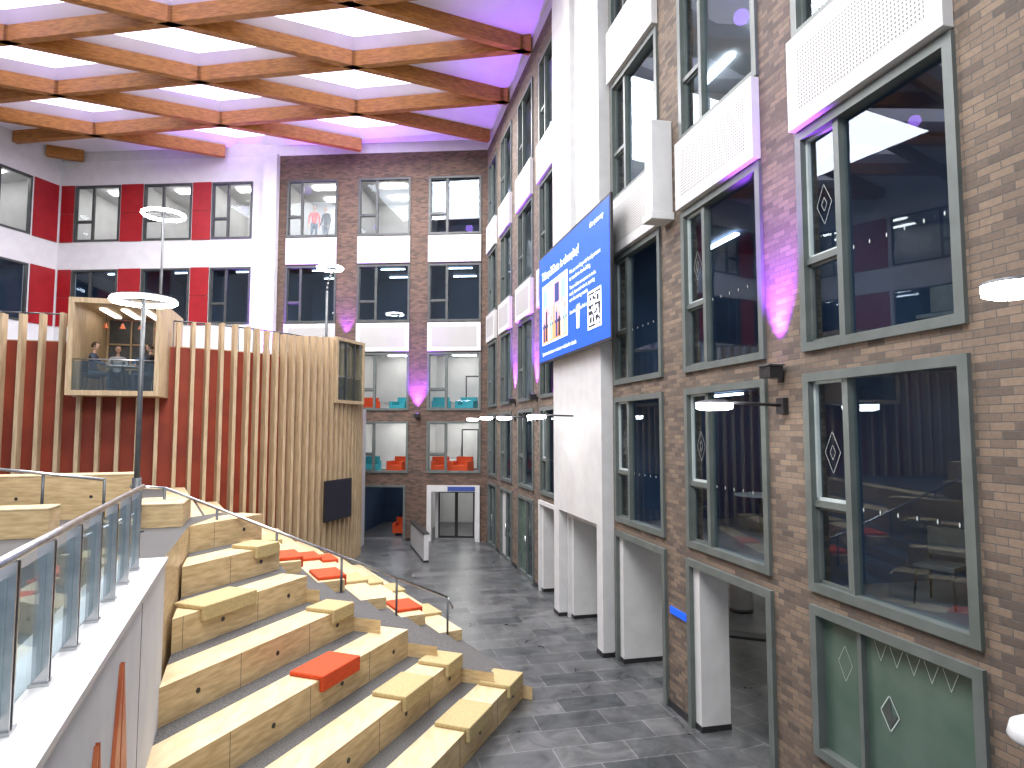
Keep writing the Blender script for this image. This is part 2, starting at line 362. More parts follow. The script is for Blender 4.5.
for (a,b) in reds:
    for r in br[2:]:
        mb=MB(); m=(r[0]+r[1])/2
        mb.box(bs(a),bs(b),-.05,-.001,r[0]-.02,m-.01,RED); mb.box(bs(a),bs(b),-.05,-.001,m+.01,r[1]+.02,RED); mb.obj('red_cladding_panel',BM)
for i,(a,b) in enumerate(bb):
    for k,(z0,z1) in enumerate([(2.95,5.6),(5.75,8.9),(9.85,13.0),(13.95,17.2)]):
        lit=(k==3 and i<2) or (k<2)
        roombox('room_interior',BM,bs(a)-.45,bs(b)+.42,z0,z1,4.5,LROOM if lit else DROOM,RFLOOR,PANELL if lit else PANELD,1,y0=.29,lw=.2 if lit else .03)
for i,(a,b) in enumerate(lb):
    for k,(z0,z1) in enumerate([(9.85,13.0),(13.95,17.2)]):
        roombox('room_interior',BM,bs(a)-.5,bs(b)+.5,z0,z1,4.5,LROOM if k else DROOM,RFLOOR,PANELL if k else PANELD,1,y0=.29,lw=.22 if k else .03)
roombox('room_interior',BM,bs(-7.4),bs(-4.4),.004,2.6,6,DROOM,RFLOOR,PANELD,1,y0=.29)
roombox('room_interior',BM,bs(-4.3),bs(-1.2),.004,2.6,6,LROOM,RFLOOR,PANELL,1,y0=.29)
mb=MB(); a,b=bs(-3.8),bs(-1.5)
mb.box(a-.05,a+.16,-.12,.2,0,2.5,WHITE); mb.box(b-.16,b+.05,-.12,.2,0,2.5,WHITE); mb.box(a+.16,b-.16,-.12,.2,2.22,2.5,WHITE)
mb.box(a+.9,b-.16,-.14,-.12,2.25,2.45,SCRD)
mb.obj('trim_3',BM)
mb=MB(); c=[a+.3,a+.3+.85,a+.3+1.7]
for j in range(2):
    x0,x1=c[j],c[j+1]
    mb.box(x0,x0+.07,.9,.97,0,2.15,BLACK); mb.box(x1-.07,x1,.9,.97,0,2.15,BLACK); mb.box(x0,x1,.9,.97,2.08,2.15,BLACK); mb.box(x0,x1,.9,.97,0,.1,BLACK)
    mb.face([(x0+.07,.93,.1),(x1-.07,.93,.1),(x1-.07,.93,2.08),(x0+.07,.93,2.08)],GLASSB)
mb.box(a+.16,a+.3,.88,.99,0,2.3,WHITE);mb.box(c[2],b-.16,.88,.99,0,2.3,WHITE)
mb.obj('door_8',BM)
mb=MB(); a,b=bs(-7.05),bs(-4.85); mb.box(a,a+.1,-.04,.2,0,2.5,FRAME); mb.box(b-.1,b,-.04,.2,0,2.5,FRAME); mb.box(a+.1,b-.1,-.04,.2,2.4,2.5,FRAME); mb.obj('door_9',BM)
mb=MB(); mb.box(bs(-4.8),bs(-3.85),-.03,0,0,.12,BLACK); mb.obj('baseboard_back',BM)

# ---------------------------------------------------------------- left wall
ops=[(22.2+.0,24.6,10.0,12.72),(22.2,24.6,14.1,16.88),(16,20,10,12.72),(16,20,14.1,16.88)]
wall('wall_left',LM,0,26,0,20.8,ops,PLASTER)
for o in ops: window(LM,*o,fr=FRAMED,gl=GLASSB,split=.4,tr=.36,style='B',etch=False,fw=.09)
for (p,q) in((24.7,25.9),(20.2,22.1),(12,15.8)):
    for r in br[2:]:
        mb=MB(); mb.box(p,q,-.05,-.001,r[0]-.02,r[1]+.02,RED); mb.obj('red_cladding_panel',LM)
for (z0,z1) in((9.85,13.0),(13.95,17.2)): roombox('room_interior',LM,15,25.5,z0,z1,4,DROOM if z0<12 else LROOM,RFLOOR,PANELD if z0<12 else PANELL,3,y0=.29,lw=.15)

# ---------------------------------------------------------------- ceiling + diagrid
def inroom(x,y,mg=0):
    r=(Vector((x,y,0))-Vector((*CORN,0))).dot(Vector((.9744,.2249,0)))
    b=(Vector((x,y,0))-Vector((*BL,0))).dot(Vector((-BD.y,BD.x,0)))
    l=(Vector((x,y,0))-Vector((*BL,0))).dot(Vector((-LD.y,LD.x,0)))
    return r<-mg and b<-mg and l<-mg and y>8+mg
hp=[(-.9744,-.2249,-(.9744*CORN[0]+.2249*CORN[1])),
    (BD.y,-BD.x,(BD.y*BL[0]-BD.x*BL[1])),
    (LD.y,-LD.x,(LD.y*BL[0]-LD.x*BL[1])),(0,1,8)]
def cliproom(poly,e=0):
    for a,b,c in hp: 
        poly=clip(poly,a,b,c-e)
        if len(poly)<2: return []
    return poly
N0=Vector((-1.16,28.65))
A=Vector((-5.3,-2.5)); B=Vector((-6.05,1.0))
def nd(i,j): return N0+A*i+B*j
mc=MB(); zc=18.6
edges=set(); lights=[]
for i in range(-12,14):
    for j in range(-14,14):
        P=[nd(i,j),nd(i+1,j),nd(i+1,j+1),nd(i,j+1)]; C=sum(P,Vector((0,0)))/4
        pol=cliproom([tuple(p) for p in P])
        if len(pol)<3: continue
        if i+0>=0:
            edges|={((i,j),(i+1,j)),((i+1,j),(i+1,j+1)),((i,j+1),(i+1,j+1))}
            if i>0: edges.add(((i,j),(i,j+1)))
        full=i>=0 and all(inroom(*(C+(p-C)*.66)) for p in P)
        if full:
            q=[C+(p-C)*.78 for p in P]
            hexa=[q[0]*.78+q[1]*.22,q[1],q[1]*.22+q[2]*.78,q[2]*.78+q[3]*.22,q[3],q[3]*.22+q[0]*.78]
            zt=zc+.4
            H=[Vector((*h,zt)) for h in hexa]
            Pz=[Vector((*p,zc)) for p in P]
            mc.face([Pz[0],Pz[1],H[1],H[0]],CEIL); mc.face([Pz[1],Pz[2],H[2],H[1]],CEIL); mc.face([Pz[2],Pz[3],H[4],H[3]],CEIL); mc.face([Pz[3],Pz[0],H[5],H[4]],CEIL)
            mc.face([Pz[0],H[0],H[5]],CEIL); mc.face([Pz[2],H[3],H[2]],CEIL)
            mc.face(H[::-1],SKYL); lights.append(C)
        else:
            mc.face([(p[0],p[1],zc) for p in pol[::-1]],CEIL)
mc.obj('ceiling')
mbm=MB()
for (a,b) in edges:
    p,q=nd(*a),nd(*b)
    t0,t1=0,1
    for ha,hb,hc in hp:
        dp=ha*p[0]+hb*p[1]-hc-.15; dq=ha*q[0]+hb*q[1]-hc-.15
        if dp<0 and dq<0: t0=2; break
        if dp*dq<0:
            t=dp/(dp-dq)
            if dp<0: t0=max(t0,t)
            else: t1=min(t1,t)
    if t0>=t1: continue
    P0=p+(q-p)*t0; P1=p+(q-p)*t1; L=(P1-P0).length
    if L<.1: continue
    M=frameM(P0,(P1-P0))
    mbm.box(-.12,L+.12,-.14,.14,18.08,18.63,GLULAM,M)
mbm.obj('glulam_roof_beams')

# ---------------------------------------------------------------- tiered seating
E=Vector((.35,.937)); NN=Vector((.937,-.35))
E2=Vector((-.487,.873)); N2=Vector((.873,.487))
RISE=.47
def en(a,e): p=NN*a+E*e; return (p.x,p.y)
def pq(p,q): v=N2*p+E2*q; return (v.x,v.y)
ak=lambda k:-4.2-.88*(k-1)
pk=lambda k:6.4-.9*(k-1)
ends=[11.8,11.0,10.6,10.2,10.0,10.3,10.8]
WLa,WLb,WLc=.927,.375,-.92
SEAT=MB()
for k in range(1,8):
    z1=RISE*k; e1=ends[k-1]
    f,bk,mid=ak(k),ak(k+1)-.02,ak(k)-.56
    for (p,q,mt,zz) in((f,mid,PLYT,z1),(mid,bk,CARPET,z1-.004)):
        pol=clip([en(p,-2),en(p,e1),en(q,e1),en(q,-2)],WLa,WLb,WLc)
        pol=clip(pol,0,1,2.2)
        if len(pol)>2: SEAT.prism(pol,0 ,zz,mt,PLY)
    f,bk,mid=pk(k),pk(k+1)-.02,pk(k)-.56
    for (p,q,mt,zz) in((f,mid,PLYT,z1),(mid,bk,CARPET,z1-.004)):
        SEAT.prism([pq(p,13.8),pq(p,22.0),pq(q,22.0),pq(q,13.8)],0,zz,mt,PLY)
    e=e1-.5; fr=ak(k)
    while e>2:
        c=en(fr+.004,e)
        if WLa*c[0]+WLb*c[1]>WLc+.3:
            cc=Vector((*c,z1-.24)); SEAT.cyl(cc-Vector((*NN,0))*.01,cc+Vector((*NN,0))*.003,.035,BLACK,n=14)
            SEAT.prism([en(fr-.01,e-.753),en(fr+.003,e-.753),en(fr+.003,e-.747),en(fr-.01,e-.747)],z1-RISE,z1-.001,CARPET)
        e-=1.5
for j in range(14):
    z1=RISE/2*(j+1); f=6.4-.45*j; bk=f-.47
    pol=[pq(f,9),pq(f,13.8),pq(bk,13.8),pq(bk,9)]
    pol=clip(pol,E.x,E.y,ends[min(6,j//2)]+.002)
    if len(pol)>2:
        SEAT.prism(pol,0,z1,CARPET,PLY)
SEAT.obj('tiered_seating_steps')
mb=MB(); mb.prism([(-5.93,13.75),(-6.62,12.02),pq(.1,22),(-11,22),(-26,20),(-26,2),(-2.05,2),(-5.74,11.7)][::-1],0,3.30,CARPET,PLY)
mb.obj('upper_platform')
def plybench(M,l,d,h):
    mb=MB(); mb.box(0,l,0,d,0,h-.03,PLY); mb.box(-.01,l+.01,-.01,d+.01,h-.03,h,PLYT)
    for x in [.5+i*1.2 for i in range(int(l/1.2))]: mb.cyl((x,-.008,h*.5),(x,.01,h*.5),.03,BLACK)
    return mb.obj('plywood_bench',M,bevel=.008)
plybench(frameM((-9.6,9.6),(.94,.34),3.3),2.4,.6,.47)
plybench(frameM((-10.8,11.6),(.94,.34),3.3),3.6,.6,.85)
plybench(frameM((-6.55,11.3),(.94,.34),3.3),.8,1.2,.42)
def pad(M,mat,w=.85,d=.52):
    mb=MB(); mb.box(-w/2,w/2,-.03,d,0.001,.07,mat); mb.box(-w/2,w/2,-.075,-.005,-.16,.07,mat)
    return mb.obj('seat_cushion',M,bevel=.02)
def padn(k,e,mat,w=.85):
    c=en(ak(k)-.0,e); pad(frameM(c,E,RISE*k),mat,w)
def padf(k,q,mat,w=.9):
    c=pq(pk(k),q); pad(frameM(c,E2,RISE*k),mat,w)
padn(3,8.5,PORANGE,.95); padn(1,9.7,PTAN,.95); padn(1,11.3,PTAN,.7); padn(2,9.3,PTAN,.9); padn(5,8.1,PTAN,1.1); padn(4,9.8,PTAN,.6)
padn(2,10.6,PTAN,.6); padn(6,9.9,PTAN,.6)
padf(5,14.4,PORANGE); padf(4,14.4,PORANGE); padf(2,14.6,PORANGE); padf(3,15.8,PTAN);padf(4,16.6,PORANGE);padf(2,17.4,PTAN);padf(5,16.8,PTAN);padf(3,18.6,PORANGE); padf(1,15.6,PTAN); padf(1,18.2,PTAN)
M=frameM((-8.6,9.98),(.94,.34),3.77); pad(M,PORANGE,.9,.5)

mb=MB()
PP=[6.0,4.8,3.6,2.3,1.2,.3]
rt=[]
for p,zb in zip(PP,(.30,.94,1.5,2.1,2.7,3.0)):
    x,y=pq(p,13.72); rt.append(Vector((x,y,zb)))
ztop=lambda i: 1.25+(3.93-1.25)*(6.0-PP[i])/5.7
tops=[Vector((v.x,v.y,ztop(i))) for i,v in enumerate(rt)]
for i,(v,t) in enumerate(zip(rt,tops)): mb.cyl((v.x,v.y,min(v.z,t.z-.6)-.2),t,.025,DGREY)
mb.cyl(tops[0],tops[-1],.028,STEEL); mb.cyl(tops[0],tops[0]+Vector((.1,.05,-.25)),.028,STEEL); mb.cyl(tops[-1],tops[-1]+Vector((-.5,-.25,.05)),.028,STEEL)
mb.obj('stair_handrail')
mb=MB()
q0,q1=Vector((-10.4,11.5,4.45)),Vector((-7.4,11.9,4.1))
mb.cyl(q0,q1,.028,STEEL)
for t in(0,.33,.66,1): 
    q=q0.lerp(q1,t); mb.cyl((q.x,q.y,3.3),q,.025,DGREY)
mb.cyl(q0,q0+Vector((-2,-.3,1.0)),.028,STEEL)
mb.obj('stair_handrail')

PD=Vector((-.375,.927)); PNv=Vector((.927,.375)); PB=PNv*-.92
PM=frameM(PB,PD)
mb=MB(); mb.box(1.2,9.3,0,.55,0,3.36,PLASTER); mb.box(1.2,9.32,-.03,.6,3.36,3.41,WHITE)
for x in(3.2,7.4): mb.box(x-.004,x+.004,-.004,0,0,3.36,CARPET)
mb.obj('parapet_wall',PM)
mb=MB()
def tri(a,b,c,m,t=.03):
    mb.face([(a[0],-t,a[1]),(b[0],-t,b[1]),(c[0],-t,c[1])],m)
    for p,q in((a,b),(b,c),(c,a)): mb.face([(p[0],0,p[1]),(q[0],0,q[1]),(q[0],-t,q[1]),(p[0],-t,p[1])],m)
for (x,z,top) in((5.35,1.75,2.85),(6.25,2.0,3.1)):
    tri((x-.38,z),(x-.02,z-.9),(x-.02,top),COPPER); tri((x+.03,z-.9),(x+.40,z),(x+.03,top),COPPER)
mb.obj('copper_wall_ornament',PM)
mb=MB(); x=1.4; yb=.24
xs=[]
while x<8.9: xs.append(x); x+=.72
for i,x in enumerate(xs):
    mb.box(x-.035,x-.02,yb-.04,yb+.05,3.41,4.30,STEEL); mb.box(x+.02,x+.035,yb-.04,yb+.05,3.41,4.30,STEEL); mb.box(x-.06,x+.06,yb-.05,yb+.06,3.41,3.43,STEEL)
    if i<len(xs)-1:
        x2=xs[i+1]; mb.box(x+.05,x2-.05,yb-.006,yb+.006,3.50,4.22,GLASSR)
mb.cyl((1.2,yb,4.32),(9.0,yb,4.32),.03,STEEL,n=16)
mb.obj('glass_balustrade',PM)

# ---------------------------------------------------------------- drum with timber slats
ctrl=[(-24,18.2),(-19,17.7),(-14.2,18.0),(-10.6,19.3),(-8.4,21.1),(-7.1,23.1),(-6.45,25.3),(-6.4,26.8)]
def cr(t):
    i=int(t); f=t-i; n=len(ctrl)
    P=[Vector(ctrl[max(0,min(n-1,i+k))]) for k in(-1,0,1,2)]
    return .5*((2*P[1])+(P[2]-P[0])*f+(2*P[0]-5*P[1]+4*P[2]-P[3])*f*f+(-P[0]+3*P[1]-3*P[2]+P[3])*f**3)
path=[cr(t*.02) for t in range(int((len(ctrl)-1)/.02))]
cum=[0]
for i in range(1,len(path)): cum.append(cum[-1]+(path[i]-path[i-1]).length)
def at(s):
    i=max(1,min(len(path)-1,bisect.bisect(cum,s))); f=(s-cum[i-1])/(cum[i]-cum[i-1]); p=path[i-1].lerp(path[i],f); d=(path[i]-path[i-1]).normalized()
    return p,d
TL=cum[-1]
mb=MB(); N=180
ZT=7.5; ZF=5.92
pod_o=Vector((-12.29,18.08)); pod_d=Vector((.957,.289)); pod_w=2.3
def inpod(p): 
    t=(p-pod_o).dot(pod_d); return -.02<t<pod_w+.02
pts=[at(TL*i/N)[0] for i in range(N+1)]
back=[Vector((-6.5,29.0)),Vector((-24,30))]
for i in range(N):
    a,b=pts[i],pts[i+1]; zz=5.95 if inpod((a+b)/2) else ZT
    mb.face([(a.x,a.y,0),(b.x,b.y,0),(b.x,b.y,zz),(a.x,a.y,zz)],ORANGE,True)
mb.face([(p.x,p.y,ZF) for p in pts]+[(back[0].x,back[0].y,ZF),(back[1].x,back[1].y,ZF)],RFLOOR)
a,b=pts[-1],back[0]; mb.face([(a.x,a.y,0),(b.x,b.y,0),(b.x,b.y,ZF),(a.x,a.y,ZF)],PLASTER)
a,b=back; mb.face([(a.x,a.y,0),(b.x,b.y,0),(b.x,b.y,ZF),(a.x,a.y,ZF)],PLASTER)
mb.obj('orange_drum_wall')
mb=MB(); s=.3
while s<TL-.05:
    p,d=at(s); u=p.x/p.y
    M=frameM(p,d)
    dep=.28
    top=8.28+.06*math.sin(s*1.7)
    if inpod(p): mb.box(-.05,.05,-dep,-.002,0,5.95,SLAT,M)
    else: mb.box(-.05,.05,-dep,-.002,0,top,SLAT,M)
    s+=.48 if u<-.54 else (.40 if u<-.42 else .32)
for i in range(N):
    a,b=pts[i],pts[i+1]; L=(b-a).length; 
    if not(inpod(a) or inpod(b)): mb.box(0,L,0.002,.05,ZT-.06,ZT+.03,SLAT,frameM(a,b-a))
mb.obj('timber_slat_screen')
mb=MB()
for i in range(0,N-3,4):
    a,b=pts[i],pts[i+4]; 
    if inpod(a) or inpod(b): continue
    d=(b-a).normalized(); n=Vector((-d.y,d.x))*.35; a2=a+n;b2=b+n
    mb.cyl((a2.x,a2.y,8.35),(b2.x,b2.y,8.35),.025,DGREY,n=8); mb.cyl((a2.x,a2.y,ZF),(a2.x,a2.y,8.35),.015,DGREY,n=6)
mb.obj('terrace_railing')

def pod(o,d,w,z0,z1,dep,t=.14,dback=None):
    M=frameM(o,d); mb=MB(); db=dep if dback is None else dback
    mb.box(0,t,-dep,db,z0,z1,SLAT); mb.box(w-t,w,-dep,db,z0,z1,SLAT); mb.box(t,w-t,-dep,db,z0,z0+t,SLAT); mb.box(t,w-t,-dep,db,z1-t,z1,SLAT)
    mb.box(t,w-t,-dep+.05,-dep+.07,z0+t,z0+.95,GLASSR)
    mb.cyl((t,-dep+.07,z0+1.0),(w-t,-dep+.07,z0+1.0),.02,STEEL,n=8)
    return mb,M
w=pod_w
mb,PM2=pod(pod_o,pod_d,w,5.95,8.65,.5,dback=2.6)
mb.face([(.14,2.58,6.09),(w-.14,2.58,6.09),(w-.14,2.58,8.5),(.14,2.58,8.5)],DGREY)
for z in(6.9,7.7): mb.box(.14,w-.14,2.5,2.57,z,z+.05,SLAT)
for x in(.14,.8,1.45,2.1): mb.box(x,x+.05,2.5,2.57,6.09,8.5,SLAT)
for x in(.6,1.15,1.7): mb.box(x-.08,x+.08,.3,1.9,8.46,8.5,PANELP)
for x in(.45,.9,1.4,1.85): mb.cyl((x,1.2,8.5),(x,1.2,8.15),.008,BLACK,n=6); mb.lathe((x,1.2,8.05),[(.02,.16),(.09,.0)],COPPER,12)
mb.obj('timber_viewing_pod',PM2)
p,d=at(TL-2.9)
mb,PM3=pod(p,d,2.0,6.0,8.45,.35,.12)
mb.face([(.12,-.3,7.0),(1.88,-.3,7.0),(1.88,-.3,8.33),(.12,-.3,8.33)],GLASS); mb.face([(.12,.34,6.1),(1.88,.34,6.1),(1.88,.34,8.4),(.12,.34,8.4)],DROOM)
for x in(.68,1.28): mb.box(x,x+.05,-.33,-.27,6.1,8.33,FRAMED)
mb.obj('timber_viewing_pod',PM3)
p,d=at(TL-2.75)
TM=frameM(p,d); mb=MB(); mb.box(-.9,.9,-.44,-.37,1.75,3.2,BLACK); mb.box(-.85,.85,-.445,-.44,1.8,3.15,SCRK); mb.box(-.3,.3,-.37,-.29,2.2,2.7,DGREY); mb.obj('wall_television',TM,bevel=.01)

# ---------------------------------------------------------------- LED display
DM=RM@Matrix.Translation((rs(19.0),-.44,6.95))
W,H=5.54,3.02
disp=empty('led_display_screen',DM)
mb=MB(); mb.box(-.06,W+.06,-.06,.0,-.06,H+.06,BLACK); mb.box(.7,W-1.2,.0,.155,.3,H-.3,DGREY); mb.face([(0,-.064,0),(W,-.064,0),(W,-.064,H),(0,-.064,H)],SCRB)
mb.obj('screen_body',DM,parent=disp); 
mb=MB(); y=-.068
x0,x1,z0,z1=.35,2.6,.5,2.1
def rect(a,b,c,d,m,yy=y): mb.face([(a,yy,c),(b,yy,c),(b,yy,d),(a,yy,d)],m)
rect(x0-.05,x1+.05,z0-.05,z1+.05,SCRW)
# photo on the screen: an atrium with a banner wall, floor and a crowd
rect(x0,x1,z0,z1,SCRP,y-.002); rect(x0,x1,z0,z0+.42,SCRO,y-.003)
for i in range(4): rect(x0+.06+i*.56,x0+.46+i*.56,z1-.62,z1-.1,[SCRG,SCRW,SCRD,SCRG][i],y-.003)
rect(x0,x1,z0+.42,z0+.5,SCRD,y-.003)
def blob(cx,cz,w,h,m,yy):
    mb.face([(cx+w*math.cos(t*math.pi/5),yy,cz+h*math.sin(t*math.pi/5)) for t in range(10)],m)
for i in range(9):
    xx=x0+.16+i*.24; hz=z0+.62+.16*((i*5)%3)
    mb.face([(xx-.09,y-.006,z0+.04),(xx+.09,y-.006,z0+.04),(xx+.07,y-.006,hz-.06),(xx-.07,y-.006,hz-.06)],[SCRD,SCRK,SCRW,SCRG,SCRO][i%5]); blob(xx,hz,.05,.07,SCRO,y-.008)
qx,qz,qs=4.2,.38,.78; rect(qx-.05,qx+qs+.05,qz-.05,qz+qs+.05,SCRW)
n=17; c=qs/n
for i in range(n):
    for j in range(n):
        fin=lambda a,b: (a in(0,6) or b in(0,6) or (2<=a<=4 and 2<=b<=4))
        k=None
        if i<7 and j<7: k=fin(i,j)
        elif i<7 and j>=n-7: k=fin(i,j-(n-7))
        elif i>=n-7 and j>=n-7: k=fin(i-(n-7),j-(n-7))
        else: k=random.random()<.5
        if k: rect(qx+i*c,qx+(i+1)*c,qz+j*c,qz+(j+1)*c,SCRK,y-.003)
rect(3.35,3.55,.5,.85,SCRW); 
for i in range(4): rect(3.33+i*.07,3.38+i*.07,.8,1.05+.04*(i%2),SCRW,y-.001)
mb.obj('screen_picture',DM,parent=disp)
def text(s,x,z,size,mat=SCRW,bold=0,par=disp,MM=DM,y=-.078,nm='screen_text'):
    cu=bpy.data.curves.new('text','FONT'); cu.body=s; cu.size=size; cu.offset=bold; cu.materials.append(mat); cu.space_line=1.15
    o=bpy.data.objects.new(nm,cu); S.collection.objects.link(o); o.parent=par
    o.matrix_world=MM@Matrix.Translation((x,y,z))@Matrix.Rotation(math.pi/2,4,'X'); return o
text('Things2Gate is changing!',.3,2.32,.33,bold=.006)
text('We are working with local partners\nto transform the building.',2.85,1.95,.15,bold=.001)
text('There will be new spaces to meet,\nwork, learn and relax in, opening\nover the coming months.\n\nScan the code to find out more:',2.85,1.55,.135,bold=.001)
text('Speak to the team or visit our website for details.',.35,.15,.15,bold=.001)
text('the gateway',4.35,2.68,.18,bold=.003)

# ---------------------------------------------------------------- lamps
def ringlamp(loc,zb,R,name='ring_street_lamp',r=.05):
    mb=MB(); x,y,z=loc
    mb.torus((0,0,z),R,r,LAMP,flat=.9); mb.torus((0,0,z+.05),R,r*.7,DGREY,flat=.4)
    for a in range(6): mb.cyl((0,0,z+.03),(R*math.cos(a*1.047),R*math.sin(a*1.047),z+.02),.012,DGREY,n=6)
    mb.cyl((0,0,zb),(0,0,z+.12),.05,DGREY,r1=.035); mb.cyl((0,0,zb),(0,0,zb+.03),.14,DGREY,n=20); mb.cyl((0,0,zb+.03),(0,0,zb+.9),.075,DGREY)
    return mb.obj(name,T(x,y,0))
ringlamp((-6.3,11.0,7.2),3.301,.48,r=.042)
ringlamp((-11.6,21.2,12.15),ZF+.001,.62,r=.06)
mb=MB(); R=.45
mb.cyl((0,0,ZF),(0,0,10.4),.05,DGREY)
pv=Vector((0,0,10.4))
for i in range(1,9):
    a=i/8*math.pi/2; q=Vector((-.5*(1-math.cos(a))*-1,0,10.4+.9*math.sin(a))); mb.cyl(pv,q,.04,DGREY,n=8); pv=q
mb.torus((.1,0,11.3),R,.06,LAMP,flat=.9); mb.cyl((-.3,0,11.33),(.5,0,11.33),.03,DGREY)
mb.obj('ring_street_lamp',T(-7.2,25.0,0))
def walllamp(Y,z,arm=1.1,r=.24):
    M=RM@Matrix.Translation((rs(Y),0,z)); mb=MB()
    mb.box(-.08,.08,-.08,-.001,-.12,.1,BLACK); mb.cyl((0,-.05,0),(0,-arm+r,.03),.022,BLACK); 
    mb.lathe((0,-arm,0),[(0,.07),(r*.6,.06),(r,.04),(r,.02)],DGREY,28)
    mb.lathe((0,-arm,0),[(r*.98,.02),(r*.96,-.05),(r*.7,-.07),(0,-.075)],LAMP,28)
    mb.obj('wall_arm_lamp',M)
walllamp(8.75,5.33,1.05); walllamp(16.7,5.35,1.25); walllamp(24.1,5.45); walllamp(21.1,5.4,1.1); walllamp(27.0,5.45)
walllamp(4.75,6.0,1.1,.2)
mb=MB(); mb.lathe((0,0,0),[(0,.12),(.1,.11),(.2,.05),(.22,-.03),(.2,-.06),(0,-.06)],WHITE,28); mb.cyl((0,0,0),(.97,.22,0),.02,BLACK); mb.obj('wall_arm_lamp',T(3.65,4.6,2.92))
PLED=emis('purple_led',(.45,.12,1),8)
def flood(M):
    mb=MB(); mb.box(-.12,.12,-.26,-.06,-.02,.14,BLACK); mb.box(-.14,.14,-.28,-.04,.14,.16,DGREY); mb.cyl((0,-.12,.05),(0,0,.0),.02,BLACK); mb.box(-.05,.05,-.03,-.001,-.08,.08,BLACK)
    mb.cyl((0,-.16,.161),(0,-.16,.165),.07,PLED); mb.obj('purple_uplighter',M,bevel=.01)
def purple(M,power,ang=60,tilt=6):
    l=bpy.data.lights.new('purple_spot','SPOT'); l.energy=power; l.color=(.36,.07,1); l.spot_size=math.radians(ang); l.spot_blend=.8; l.shadow_soft_size=.06
    o=bpy.data.objects.new('purple_spot_light',l); S.collection.objects.link(o)
    o.matrix_world=M@Matrix.Translation((0,-.24,.2))@Matrix.Rotation(math.radians(180-tilt),4,'X')
for Y,z,p in((8.8,5.72,3600),(21.1,6.0,4000),(24.1,6.0,4000)):
    M=RM@Matrix.Translation((rs(Y),0,z)); flood(M); purple(M,p,50,8)
for X,z,p in((-4.32,5.6,4000),(-7.7,9.0,1200),(-11.4,8.2,5000)):
    M=BM@Matrix.Translation((bs(X),-.36 if X<-11 else 0,z)); flood(M); purple(M,p,80 if X<-11 else 60)

# ---------------------------------------------------------------- furniture
def chair(M,mat,parent=None):
    mb=MB(); mb.box(-.22,.22,-.22,.22,.43,.48,mat); mb.box(-.21,.21,.19,.23,.55,.88,mat)
    for x in(-.19,.19):
        mb.cyl((x,-.19,.44),(x*1.15,-.23,0),.014,BLACK,n=8); mb.cyl((x,.19,.44),(x*1.15,.24,0),.014,BLACK,n=8); mb.cyl((x,.21,.44),(x,.22,.84),.012,BLACK,n=8)
    return mb.obj('dining_chair',M,bevel=.012)
def table(M,r=.5,h=.74,mat=WHITE):
    mb=MB(); mb.cyl((0,0,h-.03),(0,0,h),r,mat,n=32); mb.cyl((0,0,.02),(0,0,h-.03),.035,DGREY); mb.cyl((0,0,0),(0,0,.025),r*.5,DGREY,n=24); return mb.obj('round_table',M)
def armchair(M,mat):
    mb=MB(); mb.box(-.4,.4,-.38,.3,.14,.42,mat); mb.box(-.4,.4,.22,.4,.14,.8,mat); mb.box(-.45,-.3,-.36,.34,.14,.6,mat); mb.box(.3,.45,-.36,.34,.14,.6,mat)
    for x in(-.35,.35):
        for yy in(-.3,.3): mb.cyl((x,yy,0),(x,yy,.15),.02,SLAT,n=8)
    return mb.obj('armchair',M,bevel=.05)
for (s,y,yaw,m) in((rs(7.6),1.2,.4,DGREY),(rs(6.7),1.6,2.6,DGREY),(rs(6.3),.9,1.3,PORANGE),(rs(7.3),3.4,1.3,PRED),(rs(10.4),1.3,.5,DGREY),(rs(9.7),1.9,2.2,PRED),(rs(13.4),1.4,1.0,DGREY)):
    chair(RM@T(s,y,2.935,yaw),m)
for s,y in((rs(7.1),2.6),(rs(10.0),2.9),(rs(13),2.5)): table(RM@T(s,y,2.935))
for i,(s,y,yaw,m) in enumerate(((rs(7.6),1.4,.4,DGREY),(rs(6.6),1.7,2.6,PRED),(rs(10.4),1.3,.5,CL[2]))): chair(RM@T(s,y,5.935,yaw),m)
table(RM@T(rs(7.1),2.7,5.935))
for s,z in((rs(7.2),2.935),(rs(10.2),2.935),(rs(13.3),2.935),(rs(7.2),5.935),(rs(10.2),5.935)):
    mb=MB(); mb.box(-.9,.9,-.2,.2,0,1.9,DGREY)
    for k in range(4):
        for j in range(3): mb.box(-.82+j*.56,-.3+j*.56,-.23,-.2,.1+k*.45,.48+k*.45,[LROOM,PRED,SLAT,DROOM][(k*3+j*2)%4])
    mb.obj('storage_cabinet',RM@T(s,5.7,z))
for (X,z,m,yw) in((-6.7,2.95,PTEAL,.3),(-5.4,2.95,PORANGE,-.4),(-3.4,2.95,PORANGE,.2),(-2.4,2.95,PORANGE,-.3),(-6.8,5.75,PORANGE,.3),(-5.3,5.75,PTEAL,-.4),(-3.4,5.75,PTEAL,.2),(-2.2,5.75,PTEAL,-.2)):
    armchair(BM@T(bs(X),.9,z,yw),m)
for X,z in((-6.1,5.75),(-2.9,5.75),(-2.9,2.95)): table(BM@T(bs(X),2.2,z),.4,.6)
DN=[9]
for X,z in((-5.2,2.95),(-2.5,2.95),(-5.4,5.75),(-2.3,5.75),(-8.9,5.75),(-9.4,13.95)):
    DN[0]+=1; mb=MB(); mb.box(-.45,.45,-.06,0,0,2.1,BLACK); mb.box(-.38,.38,-.07,-.06,.05,2.03,LROOM); mb.obj('door_%d'%DN[0],BM@T(bs(X),4.49,z))
armchair(BM@T(bs(-5.3),1.6,.005,0),PORANGE)
mb=MB(); mb.box(-.75,.75,-.2,.2,.40,.46,BLACK); 
